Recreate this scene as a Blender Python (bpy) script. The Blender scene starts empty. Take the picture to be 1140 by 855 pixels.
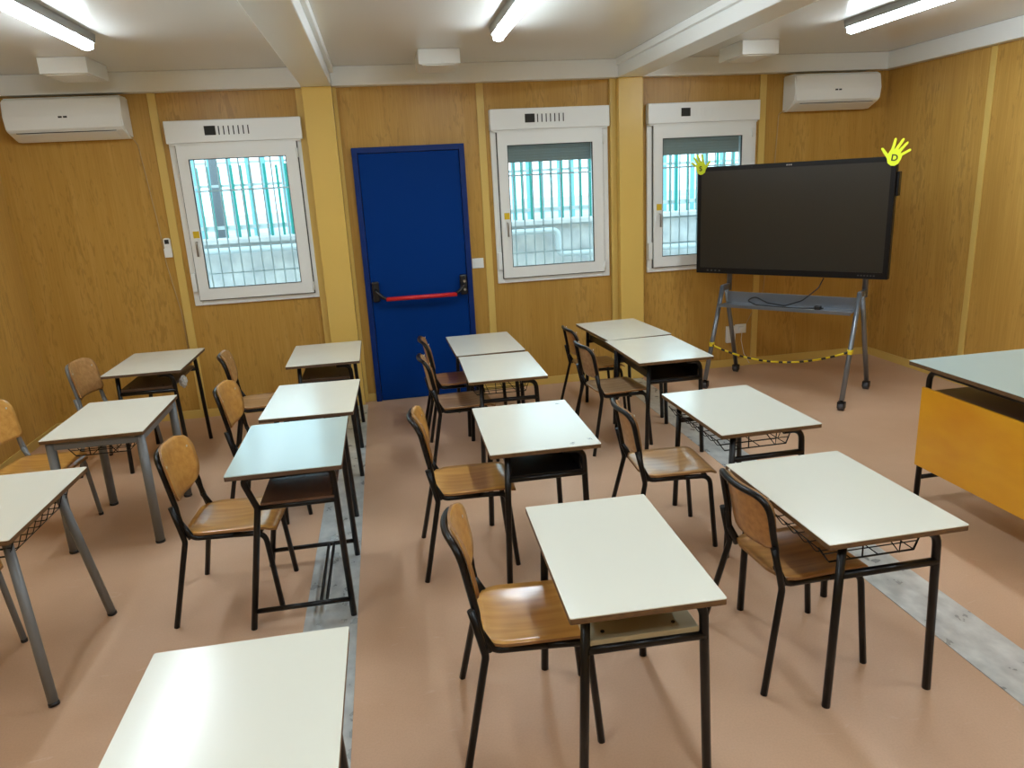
import bpy, bmesh, math, random
from mathutils import Vector, Matrix
random.seed(7)
PI = math.pi
S = bpy.context.scene
COL = S.collection

# ------------------------------------------------------------------ camera
pitch, yaw, roll = 0.2680, -0.1612, 0.0526
def cam_matrix():
    B = Matrix(((1, 0, 0), (0, 0, 1), (0, -1, 0)))
    cr, sr = math.cos(roll), math.sin(roll); cp, sp = math.cos(pitch), math.sin(pitch); cy, sy = math.cos(yaw), math.sin(yaw)
    Rr = Matrix(((cr, -sr, 0), (sr, cr, 0), (0, 0, 1)))
    Rp = Matrix(((1, 0, 0), (0, cp, sp), (0, -sp, cp)))
    Ry = Matrix(((cy, 0, -sy), (0, 1, 0), (sy, 0, cy)))
    R = B @ Ry @ Rp @ Rr
    M = R @ Matrix(((1, 0, 0), (0, -1, 0), (0, 0, -1)))
    M = M.to_4x4(); M.translation = (0, -6.2674, 1.7754)
    return M
cd = bpy.data.cameras.new('camera'); cam = bpy.data.objects.new('camera', cd); COL.objects.link(cam)
cd.sensor_width = 36; cd.lens = 813.58 / 1140 * 36; cd.clip_start = 0.05; cd.clip_end = 200
cam.matrix_world = cam_matrix(); S.camera = cam

# ------------------------------------------------------------------ world, exposure
S.view_settings.view_transform = 'Standard'; S.view_settings.look = 'None'
S.view_settings.gamma = 1; S.view_settings.use_curve_mapping = False
S.view_settings.exposure = 1.85
SKY = 1.0; TUBE = 15.0
w = bpy.data.worlds.new('sky'); S.world = w; w.use_nodes = True
w.node_tree.nodes['Background'].inputs[0].default_value = (0.62, 0.86, 1.0, 1)
w.node_tree.nodes['Background'].inputs[1].default_value = SKY

# ------------------------------------------------------------------ materials
def srgb(r, g, b):
    f = lambda c: (c / 255 / 12.92) if c / 255 <= 0.04045 else ((c / 255 + 0.055) / 1.055) ** 2.4
    return (f(r), f(g), f(b), 1)
def mat(name, col, rough=0.5, metal=0.0, spec=0.5, noise=None, coat=0.0, bump=None, col2=None, nscale=8, stretch=(1, 1, 1), rnoise=0):
    m = bpy.data.materials.new(name); m.use_nodes = True
    nt = m.node_tree; b = nt.nodes['Principled BSDF']
    b.inputs['Base Color'].default_value = col; b.inputs['Roughness'].default_value = rough
    b.inputs['Metallic'].default_value = metal; b.inputs['Specular IOR Level'].default_value = spec
    b.inputs['Coat Weight'].default_value = coat; b.inputs['Coat Roughness'].default_value = 0.12
    if col2 or bump or rnoise:
        tc = nt.nodes.new('ShaderNodeTexCoord'); mp = nt.nodes.new('ShaderNodeMapping'); mp.inputs['Scale'].default_value = stretch
        nt.links.new(tc.outputs['Object'], mp.inputs['Vector'])
        nz = nt.nodes.new('ShaderNodeTexNoise'); nz.inputs['Scale'].default_value = nscale; nz.inputs['Detail'].default_value = 5
        nt.links.new(mp.outputs[0], nz.inputs['Vector'])
        if col2:
            cr = nt.nodes.new('ShaderNodeValToRGB'); cr.color_ramp.elements[0].color = col; cr.color_ramp.elements[1].color = col2
            cr.color_ramp.elements[0].position = 0.35; cr.color_ramp.elements[1].position = 0.68
            nt.links.new(nz.outputs[0], cr.inputs[0]); nt.links.new(cr.outputs[0], b.inputs['Base Color'])
        if bump:
            bp = nt.nodes.new('ShaderNodeBump'); bp.inputs['Strength'].default_value = bump; bp.inputs['Distance'].default_value = 0.01
            nt.links.new(nz.outputs[0], bp.inputs['Height']); nt.links.new(bp.outputs[0], b.inputs['Normal'])
        if rnoise:
            mr = nt.nodes.new('ShaderNodeMapRange'); mr.inputs[3].default_value = max(0.02, rough - rnoise); mr.inputs[4].default_value = rough + rnoise
            mr.inputs[1].default_value = 0.3; mr.inputs[2].default_value = 0.7
            nt.links.new(nz.outputs[0], mr.inputs[0]); nt.links.new(mr.outputs[0], b.inputs['Roughness'])
    return m
def emit(name, col, s):
    m = bpy.data.materials.new(name); m.use_nodes = True; nt = m.node_tree
    nt.nodes.remove(nt.nodes['Principled BSDF']); e = nt.nodes.new('ShaderNodeEmission')
    e.inputs[0].default_value = col; e.inputs[1].default_value = s
    nt.links.new(e.outputs[0], nt.nodes['Material Output'].inputs[0]); return m
def wood_panel(name, dark, mid, light, rough=0.35, across='X', scale=1.0):
    """vertical oak grain: long streaks with dark pore dashes; across = horizontal axis of the wall"""
    m = bpy.data.materials.new(name); m.use_nodes = True; nt = m.node_tree; b = nt.nodes['Principled BSDF']
    L = nt.links.new; N = nt.nodes.new
    tc = N('ShaderNodeTexCoord')
    def noise(sc, stretch, detail=4, dist=0):
        mp = N('ShaderNodeMapping'); mp.inputs['Scale'].default_value = stretch; L(tc.outputs['Object'], mp.inputs[0])
        n = N('ShaderNodeTexNoise'); n.inputs['Scale'].default_value = sc * scale; n.inputs['Detail'].default_value = detail; n.inputs['Distortion'].default_value = dist
        L(mp.outputs[0], n.inputs[0]); return n.outputs[0]
    g1 = noise(5, (1, 1, 0.10), 5, 0.4)
    g2 = noise(85, (1, 1, 0.03), 3)
    m2 = N('ShaderNodeMath'); m2.operation = 'MULTIPLY'; L(g1, m2.inputs[0]); m2.inputs[1].default_value = 0.55
    mx = N('ShaderNodeMath'); mx.operation = 'MULTIPLY_ADD'; L(g2, mx.inputs[0]); mx.inputs[1].default_value = 0.45; L(m2.outputs[0], mx.inputs[2])
    cr = N('ShaderNodeValToRGB'); e = cr.color_ramp.elements
    e[0].position = 0.36; e[0].color = dark; e[1].position = 0.64; e[1].color = light
    k = cr.color_ramp.elements.new(0.5); k.color = mid
    L(mx.outputs[0], cr.inputs[0])
    # cathedral figure: chains of short dark arches in loose columns
    w1 = noise(42, (1.0, 1.0, 0.20), 3, 0.9); col = noise(5.0, (1, 1, 0.10), 1)
    pr = N('ShaderNodeMath'); pr.operation = 'MULTIPLY_ADD'; L(w1, pr.inputs[0]); pr.inputs[1].default_value = 1.0
    cm = N('ShaderNodeMath'); cm.operation = 'MULTIPLY'; L(col, cm.inputs[0]); cm.inputs[1].default_value = 0.55; L(cm.outputs[0], pr.inputs[2])
    c2 = N('ShaderNodeValToRGB'); c2.color_ramp.elements[0].position = 0.86; c2.color_ramp.elements[0].color = (0, 0, 0, 1)
    c2.color_ramp.elements[1].position = 0.97; c2.color_ramp.elements[1].color = (0.42, 0.42, 0.42, 1); L(pr.outputs[0], c2.inputs[0])
    mix = N('ShaderNodeMix'); mix.data_type = 'RGBA'; L(c2.outputs[0], mix.inputs[0]); L(cr.outputs[0], mix.inputs[6]); mix.inputs[7].default_value = tuple(c * 0.62 for c in dark[:3]) + (1,)
    L(mix.outputs[2], b.inputs['Base Color'])
    b.inputs['Roughness'].default_value = rough; b.inputs['Specular IOR Level'].default_value = 0.4
    return m
def plywood(name, c1, c2, rough=0.3, along=(3, 40, 40)):
    m = mat(name, c1, rough, coat=0.4, col2=c2, nscale=1.0, stretch=along)
    return m

M = {}
M['wall'] = wood_panel('oak_laminate_wall', srgb(180, 136, 60), srgb(190, 147, 69), srgb(199, 156, 80))
M['wall_side'] = wood_panel('oak_laminate_side', srgb(188, 144, 68), srgb(199, 155, 77), srgb(208, 165, 88))
M['cream_wall'] = mat('rear_wall_laminate', srgb(214, 180, 120), 0.5)
M['yellow'] = mat('yellow_painted_metal', srgb(228, 192, 102), 0.28)
M['yellow_strip'] = mat('yellow_joint_cover', srgb(220, 188, 104), 0.35)
M['ceil'] = mat('ceiling_panel', srgb(224, 222, 214), 0.24, bump=0.03, nscale=1.5)
M['beam'] = mat('white_painted_beam', srgb(238, 239, 234), 0.35)
M['blue'] = mat('blue_door_paint', srgb(0, 52, 126), 0.55, spec=0.08)
M['blue_dark'] = mat('blue_door_frame_paint', srgb(0, 42, 110), 0.45, spec=0.25)
M['black'] = mat('black_enamel_tube', srgb(12, 11, 12), 0.3, spec=0.35)
M['black_plastic'] = mat('black_plastic', srgb(22, 22, 24), 0.4)
M['grey'] = mat('grey_enamel_tube', srgb(118, 120, 120), 0.35)
M['red'] = mat('red_push_bar', srgb(214, 40, 44), 0.35)
M['cream'] = mat('cream_laminate_top', srgb(230, 230, 216), 0.2, rnoise=0.03, nscale=6)
M['reflect_tint'] = mat('reflection_tinted_laminate_top', srgb(186, 208, 206), 0.16)  # reflected window light painted into the base colour as a pale blue-green tint
M['edge'] = mat('brown_beech_edge', srgb(118, 86, 50), 0.5, col2=srgb(88, 64, 40), nscale=30, stretch=(1, 1, 6))
M['edge_dark'] = mat('dark_worn_edge', srgb(92, 70, 52), 0.5)
M['white_plastic'] = mat('white_plastic', srgb(240, 243, 240), 0.35)
M['upvc'] = mat('white_upvc', srgb(240, 243, 240), 0.3)
M['gasket'] = mat('dark_gasket', srgb(60, 62, 62), 0.6)
M['slot'] = mat('dark_slot', srgb(40, 40, 36), 0.7)
M['slat'] = mat('grey_shutter_slats', srgb(140, 148, 146), 0.5)
M['silver'] = mat('brushed_handle_metal', srgb(180, 176, 168), 0.3, metal=0.8)
M['sticker'] = mat('yellow_sticker', srgb(226, 190, 30), 0.5)
M['steel'] = mat('silver_stand_metal', srgb(132, 138, 146), 0.3, metal=0.7)
M['caster'] = mat('grey_caster_wheel', srgb(70, 70, 74), 0.45)
M['screen'] = mat('screen_glass', srgb(38, 36, 31), 0.28)
M['bezel'] = mat('black_bezel', srgb(9, 9, 12), 0.35, spec=0.3)
M['hand'] = mat('neon_yellow_foam', srgb(226, 240, 40), 0.6)
M['ink'] = mat('black_ink', srgb(40, 44, 14), 0.6)
M['tape_y'] = mat('yellow_tape', srgb(236, 208, 40), 0.45)
M['steel_strip'] = mat('galvanised_floor_strip', srgb(186, 192, 192), 0.32, metal=0.35, col2=srgb(222, 226, 224), nscale=14, stretch=(1, 0.7, 1), rnoise=0.07)
M['beech_shelf'] = mat('cream_under_shelf', srgb(186, 176, 144), 0.4)
M['brown_shelf'] = mat('dark_brown_under_shelf', srgb(96, 62, 42), 0.16, coat=1.0, col2=srgb(70, 42, 28), nscale=6)
M['grey_shelf'] = mat('brown_under_shelf', srgb(84, 62, 46), 0.4)
M['orange'] = plywood('orange_varnished_panel', srgb(238, 172, 30), srgb(222, 146, 22), 0.3, (12, 2, 5))
M['honey'] = plywood('honey_plywood', srgb(214, 160, 84), srgb(196, 138, 62))
M['tan'] = plywood('tan_plywood', srgb(198, 152, 98), srgb(178, 130, 78))
M['brown'] = plywood('brown_plywood', srgb(192, 140, 78), srgb(166, 114, 60))
M['pale'] = plywood('pale_scuffed_plywood', srgb(188, 152, 112), srgb(160, 122, 84))
M['edge_ply'] = mat('plywood_edge', srgb(150, 108, 62), 0.6)
M['rivet'] = mat('steel_rivet', srgb(226, 220, 205), 0.3, metal=0.2)
M['tube'] = emit('lit_diffuser', (0.86, 0.995, 1.10, 1), TUBE)
M['lamp_body'] = mat('grey_lamp_housing', srgb(150, 152, 148), 0.4)
M['paper'] = mat('white_crumpled_paper', srgb(226, 224, 218), 0.7)

def floor_mat():
    m = bpy.data.materials.new('brown_vinyl_floor'); m.use_nodes = True; nt = m.node_tree; b = nt.nodes['Principled BSDF']
    L = nt.links.new; N = nt.nodes.new
    tc = N('ShaderNodeTexCoord')
    def nz(s, d, dist=0.0, st=(1, 1, 1)):
        mp = N('ShaderNodeMapping'); mp.inputs['Scale'].default_value = st; L(tc.outputs['Object'], mp.inputs[0])
        n = N('ShaderNodeTexNoise'); n.inputs['Scale'].default_value = s; n.inputs['Detail'].default_value = d; n.inputs['Distortion'].default_value = dist
        L(mp.outputs[0], n.inputs[0]); return n.outputs[0]
    big = nz(1.1, 6, 0.4)
    cr = N('ShaderNodeValToRGB'); e = cr.color_ramp.elements; e[0].position = 0.32; e[0].color = srgb(196, 158, 126); e[1].position = 0.68; e[1].color = srgb(214, 178, 148)
    L(big, cr.inputs[0])
    fine = nz(140, 2)
    c2 = N('ShaderNodeValToRGB'); c2.color_ramp.elements[0].position = 0.35; c2.color_ramp.elements[0].color = (0.95, 0.95, 0.95, 1); c2.color_ramp.elements[1].position = 0.6; c2.color_ramp.elements[1].color = (1, 1, 1, 1)
    L(fine, c2.inputs[0])
    mx = N('ShaderNodeMix'); mx.data_type = 'RGBA'; mx.blend_type = 'MULTIPLY'; mx.inputs[0].default_value = 1
    L(cr.outputs[0], mx.inputs[6]); L(c2.outputs[0], mx.inputs[7])
    # pale scuffs
    sc = nz(5, 3, 2.5, (1, 2.2, 1)); c3 = N('ShaderNodeValToRGB'); c3.color_ramp.elements[0].position = 0.68; c3.color_ramp.elements[0].color = (0, 0, 0, 1); c3.color_ramp.elements[1].position = 0.8; c3.color_ramp.elements[1].color = (0.4, 0.4, 0.4, 1)
    L(sc, c3.inputs[0]); m2 = N('ShaderNodeMix'); m2.data_type = 'RGBA'; L(c3.outputs[0], m2.inputs[0]); L(mx.outputs[2], m2.inputs[6]); m2.inputs[7].default_value = srgb(218, 192, 172)
    L(m2.outputs[2], b.inputs['Base Color'])
    mr = N('ShaderNodeMapRange'); mr.inputs[3].default_value = 0.38; mr.inputs[4].default_value = 0.55; L(big, mr.inputs[0]); L(mr.outputs[0], b.inputs['Roughness'])
    b.inputs['Specular IOR Level'].default_value = 0.4
    return m
M['floor'] = floor_mat()
def glass_mat():
    m = bpy.data.materials.new('window_glass'); m.use_nodes = True; nt = m.node_tree; nt.nodes.remove(nt.nodes['Principled BSDF'])
    t = nt.nodes.new('ShaderNodeBsdfTransparent'); t.inputs[0].default_value = (0.93, 0.98, 0.98, 1)
    g = nt.nodes.new('ShaderNodeBsdfGlossy'); g.inputs['Roughness'].default_value = 0.02
    f = nt.nodes.new('ShaderNodeFresnel'); f.inputs[0].default_value = 1.45
    x = nt.nodes.new('ShaderNodeMixShader'); L = nt.links.new
    L(f.outputs[0], x.inputs[0]); L(t.outputs[0], x.inputs[1]); L(g.outputs[0], x.inputs[2]); L(x.outputs[0], nt.nodes['Material Output'].inputs[0])
    return m
M['glass'] = glass_mat()
M['o_ground'] = mat('pale_concrete_yard', srgb(196, 198, 198), 0.9, col2=srgb(170, 174, 176), nscale=3)
M['o_wall'] = mat('pale_concrete_wall', srgb(208, 208, 206), 0.9, col2=srgb(176, 178, 180), nscale=5)
M['teal'] = mat('teal_fence_paint', srgb(10, 140, 130), 0.5)
M['teal_pale'] = mat('faded_teal_paint', srgb(130, 186, 192), 0.5)
M['grille'] = mat('white_grille_bar', srgb(190, 200, 202), 0.5)
M['bark'] = mat('grey_bark', srgb(120, 124, 128), 0.9, bump=0.5, nscale=20)

# ------------------------------------------------------------------ geometry helpers
def new_obj(name, bm, mats, parent=None, smooth=False):
    me = bpy.data.meshes.new(name); bmesh.ops.recalc_face_normals(bm, faces=bm.faces)
    if smooth:
        for fa in bm.faces: fa.smooth = True
    bm.to_mesh(me); bm.free()
    if not isinstance(mats, (list, tuple)): mats = [mats]
    for mm in mats: me.materials.append(mm)
    if smooth:
        try: me.set_sharp_from_angle(angle=math.radians(40))
        except Exception: pass
    o = bpy.data.objects.new(name, me); COL.objects.link(o)
    if parent: o.parent = parent
    return o
def box(bm, x0, x1, y0, y1, z0, z1, bev=0, mi=0, rot=None):
    r = bmesh.ops.create_cube(bm, size=1); vs = r['verts']
    for v in vs:
        v.co = Vector(((x0 + x1) / 2 + v.co.x * (x1 - x0), (y0 + y1) / 2 + v.co.y * (y1 - y0), (z0 + z1) / 2 + v.co.z * (z1 - z0)))
    fs = list({f for v in vs for f in v.link_faces})
    for f in fs: f.material_index = mi
    if bev:
        es = list({e for v in vs for e in v.link_edges})
        r2 = bmesh.ops.bevel(bm, geom=es, offset=bev, segments=2, affect='EDGES', profile=0.5)
        for f in r2['faces']: f.material_index = mi
        vs = list({v for f in r2['faces'] for v in f.verts} | {v for v in vs if v.is_valid})
    if rot: bmesh.ops.transform(bm, matrix=rot, verts=vs)
    return vs
def rounded_path(pts, rad, n=6):
    pts = [Vector(p) for p in pts]
    if len(pts) < 3 or rad == 0: return pts
    rads = rad if isinstance(rad, (list, tuple)) else [rad] * (len(pts) - 2)
    out = [pts[0]]
    for i in range(1, len(pts) - 1):
        a, b, c = pts[i - 1], pts[i], pts[i + 1]; r = rads[i - 1]
        u = (a - b).normalized(); v = (c - b).normalized()
        ang = u.angle(v)
        if ang > PI - 0.02 or r <= 0: out.append(b); continue
        d = min(r / math.tan(ang / 2), 0.49 * (a - b).length if i > 1 else 0.98 * (a - b).length, 0.49 * (c - b).length if i < len(pts) - 2 else 0.98 * (c - b).length)
        p0 = b + u * d; p1 = b + v * d
        for k in range(n + 1):
            t = k / n; out.append(p0 * (1 - t) ** 2 + b * 2 * t * (1 - t) + p1 * t ** 2)
    out.append(pts[-1]); return out
def tube(bm, pts, r, seg=10, mi=0, flat=1.0, closed=False):
    pts = [Vector(p) for p in pts]; q = [pts[0]]
    for p in pts[1:]:
        if (p - q[-1]).length > 1e-5: q.append(p)
    pts = q; n = len(pts); rings = []
    t0 = (pts[1] - pts[0]).normalized()
    ref = Vector((0, 0, 1)) if abs(t0.z) < 0.9 else Vector((1, 0, 0))
    nrm = (ref - t0 * ref.dot(t0)).normalized()
    for i, p in enumerate(pts):
        if closed: t = (pts[(i + 1) % n] - pts[i - 1]).normalized()
        else: t = ((pts[min(i + 1, n - 1)] - pts[max(i - 1, 0)])).normalized()
        nrm = (nrm - t * nrm.dot(t)).normalized(); bi = t.cross(nrm)
        rr = r[i] if isinstance(r, (list, tuple)) else r
        rings.append([bm.verts.new(p + (nrm * math.cos(2 * PI * k / seg) + bi * math.sin(2 * PI * k / seg) * flat) * rr) for k in range(seg)])
    m = n if closed else n - 1
    for i in range(m):
        a, b = rings[i], rings[(i + 1) % n]
        for k in range(seg):
            f = bm.faces.new((a[k], a[(k + 1) % seg], b[(k + 1) % seg], b[k])); f.smooth = True; f.material_index = mi
    if not closed:
        for rg in (rings[0], rings[-1]):
            f = bm.faces.new(rg); f.material_index = mi
def cyl(bm, p0, p1, r, seg=16, mi=0): tube(bm, [p0, p1], r, seg, mi)
def T(name, paths, r, m, parent=None, seg=10, rad=0):
    bm = bmesh.new()
    for p in paths: tube(bm, rounded_path(p, rad), r, seg)
    return new_obj(name, bm, m, parent)
def B(name, boxes, m, parent=None, bev=0.0):
    bm = bmesh.new()
    for b in boxes: box(bm, *b, bev=bev)
    return new_obj(name, bm, m, parent)
def prism(bm, poly, fn, depth, mi=0, mi_side=None):
    """poly: 2D outline; fn(u,v,w)->3D; w runs 0..depth"""
    a = [bm.verts.new(fn(u, v, 0)) for u, v in poly]; b = [bm.verts.new(fn(u, v, depth)) for u, v in poly]
    f = bm.faces.new(a); f.material_index = mi; f = bm.faces.new(b); f.material_index = mi
    n = len(poly)
    for i in range(n):
        f = bm.faces.new((a[i], a[(i + 1) % n], b[(i + 1) % n], b[i])); f.material_index = mi if mi_side is None else mi_side
def rrect(x0, x1, y0, y1, r, n=6):
    rs = r if isinstance(r, (list, tuple)) else [r] * 4   # bl, br, tr, tl
    out = []
    for (cx, cy, a0), rr in zip(((x0, y0, PI), (x1, y0, 1.5 * PI), (x1, y1, 0), (x0, y1, 0.5 * PI)), rs):
        sx = 1 if cx == x0 else -1; sy = 1 if cy == y0 else -1
        ox, oy = cx + sx * rr, cy + sy * rr
        if rr == 0: out.append((cx, cy)); continue
        for k in range(n + 1):
            a = a0 + k / n * PI / 2; out.append((ox + rr * math.cos(a), oy + rr * math.sin(a)))
    return out
def tag(o, label=None, cat=None, group=None, kind=None):
    if label: o['label'] = label
    if cat: o['category'] = cat
    if group: o['group'] = group
    if kind: o['kind'] = kind
    return o
def thing(name, loc=(0, 0, 0), rz=0, label=None, cat=None, group=None):
    o = bpy.data.objects.new(name, None); o.empty_display_size = 0.1; COL.objects.link(o)
    o.location = loc; o.rotation_euler = (0, 0, rz); return tag(o, label, cat, group)
def kids(o): return [c for c in list(bpy.data.objects) if c.parent == o]
def copy_tree(o, parent=None):
    c = o.copy(); COL.objects.link(c); c.parent = parent
    for ch in kids(o): copy_tree(ch, c)
    return c
def struct(o): o['kind'] = 'structure'; return o

# ------------------------------------------------------------------ room shell
LX, RX, NY, ZC, ZT = -2.772, 4.538, -7.6, 2.705, 2.564
WX = [(-1.547, 0.9983), (0.943, 0.9983), (2.2874, 0.9983)]; WZ0, WZ1 = 0.9447, 2.3567
D0, D1, DZ = -0.185, 0.72, 2.1078
FA = 0.10    # how far columns and fascia stand out from the wall
struct(B('floor', [(LX - .1, RX + .1, NY - .1, 0.12, -0.1, 0)], M['floor']))
struct(B('ceiling', [(LX - .1, RX + .1, NY - .1, 0.12, ZC, ZC + 0.1)], M['ceil']))
def holed_wall(name, x0, x1, holes, z1, y0, y1, m):
    xs = sorted({x0, x1} | {h[0] for h in holes} | {h[1] for h in holes})
    zs = sorted({0, z1} | {h[2] for h in holes} | {h[3] for h in holes})
    bm = bmesh.new()
    inside = lambda i, k: any(h[0] - 1e-6 <= xs[i] and xs[i + 1] <= h[1] + 1e-6 and h[2] - 1e-6 <= zs[k] and zs[k + 1] <= h[3] + 1e-6 for h in holes)
    nx, nz = len(xs) - 1, len(zs) - 1
    solid = [[not inside(i, k) for k in range(nz)] for i in range(nx)]
    V = {}
    def v(x, y, z):
        key = (round(x, 5), round(y, 5), round(z, 5))
        if key not in V: V[key] = bm.verts.new((x, y, z))
        return V[key]
    for i in range(nx):
        for k in range(nz):
            if not solid[i][k]: continue
            a, b, c, d = xs[i], xs[i + 1], zs[k], zs[k + 1]
            for y in (y0, y1): bm.faces.new((v(a, y, c), v(b, y, c), v(b, y, d), v(a, y, d)))
            for (ii, kk, q) in ((i - 1, k, ((a, y0, c), (a, y1, c), (a, y1, d), (a, y0, d))), (i + 1, k, ((b, y0, c), (b, y1, c), (b, y1, d), (b, y0, d))),
                                (i, k - 1, ((a, y0, c), (a, y1, c), (b, y1, c), (b, y0, c))), (i, k + 1, ((a, y0, d), (a, y1, d), (b, y1, d), (b, y0, d)))):
                if not (0 <= ii < nx and 0 <= kk < nz and solid[ii][kk]): bm.faces.new([v(*p) for p in q])
    return new_obj(name, bm, m)
ins = 0.035
holes = [(x + ins, x + wd - ins, WZ0 + ins, WZ1 - 0.165) for x, wd in WX]
struct(holed_wall('wall_back', LX, RX, holes, ZC, 0, 0.10, M['wall']))
struct(B('wall_left', [(LX - .1, LX, NY, 0.1, 0, ZC)], M['wall_side']))
struct(B('wall_right', [(RX, RX + .1, NY, 0.1, 0, ZC)], M['wall_side']))
struct(B('wall_front', [(LX - .1, RX + .1, NY - .1, NY, 0, ZC)], M['cream_wall']))
COLS = [(-0.5074, -0.2833), (2.0177, 2.2249)]
n = 0
def trim(boxes, m, bev=0.004):
    global n; n += 1
    return struct(B('trim_%d' % n, boxes, m, bev=bev))
for a, b in COLS:
    trim([(a, b, -FA, -0.0005, 0, ZT)], M['yellow'])                           # columns
    trim([(a - 0.055, a - 0.001, -0.03, -0.0005, 0, ZT)], M['yellow_strip'], 0.003)  # their side covers
    trim([(b + 0.001, b + 0.03, -0.03, -0.0005, 0, ZT)], M['yellow_strip'], 0.003)
    # ceiling beam above: boxed beam with a lip
    bm = bmesh.new(); box(bm, a, b, NY + .001, -0.0005, ZT + 0.0005, ZC - 0.0005, 0.006)
    box(bm, b + 0.0005, b + 0.03, NY + .001, -FA - 0.02, ZC - 0.05, ZC - 0.0005, 0.004); box(bm, a - 0.03, a - 0.0005, NY + .001, -FA - 0.02, ZC - 0.05, ZC - 0.0005, 0.004)
    n += 1; struct(new_obj('trim_%d' % n, bm, M['beam']))
for x in (-1.62, 0.877, 3.345):
    trim([(x - 0.03, x + 0.03, -0.012, -0.0005, 0.07, ZT)], M['yellow_strip'], 0.003)
for y in (-1.18, -3.62, -6.06):
    trim([(RX - 0.012, RX - 0.0005, y - 0.028, y + 0.028, 0.07, ZT)], M['yellow_strip'], 0.003)
    trim([(LX + 0.0005, LX + 0.012, y - 0.028, y + 0.028, 0.07, ZT)], M['yellow_strip'], 0.003)
xs = [LX + 0.0005, COLS[0][0] - .001, COLS[0][1] + .001, COLS[1][0] - .001, COLS[1][1] + .001, RX - 0.0005]
for i in (0, 2, 4): trim([(xs[i], xs[i + 1], -FA, -0.0005, ZT, ZC - 0.0005)], M['beam'])
trim([(RX - 0.09, RX - 0.0005, NY + .001, -FA - 0.001, ZT, ZC - 0.0005)], M['beam'])
trim([(LX + 0.0005, LX + 0.09, NY + .001, -FA - 0.001, ZT, ZC - 0.0005)], M['beam'])
segs = [(LX, COLS[0][0] - .056), (COLS[0][1] + .031, D0), (D1, COLS[1][0] - .056), (COLS[1][1] + .031, RX - .013)]
struct(B('baseboard_back', [(a, b, -0.012, -0.0005, 0, 0.07) for a, b in segs], M['yellow_strip'], bev=0.003))
struct(B('baseboard_right', [(RX - 0.012, RX - 0.0005, NY, -0.001, 0, 0.07)], M['yellow_strip'], bev=0.003))
struct(B('baseboard_left', [(LX + 0.0005, LX + 0.012, NY, -0.013, 0, 0.07)], M['yellow_strip'], bev=0.003))
# galvanised strips over the module joints in the floor
for a, b in ((-0.487, -0.262), (1.964, 2.203)):
    trim([(a, b, NY + .001, -0.11, 0.0, 0.003)], M['steel_strip'], 0)

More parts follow.
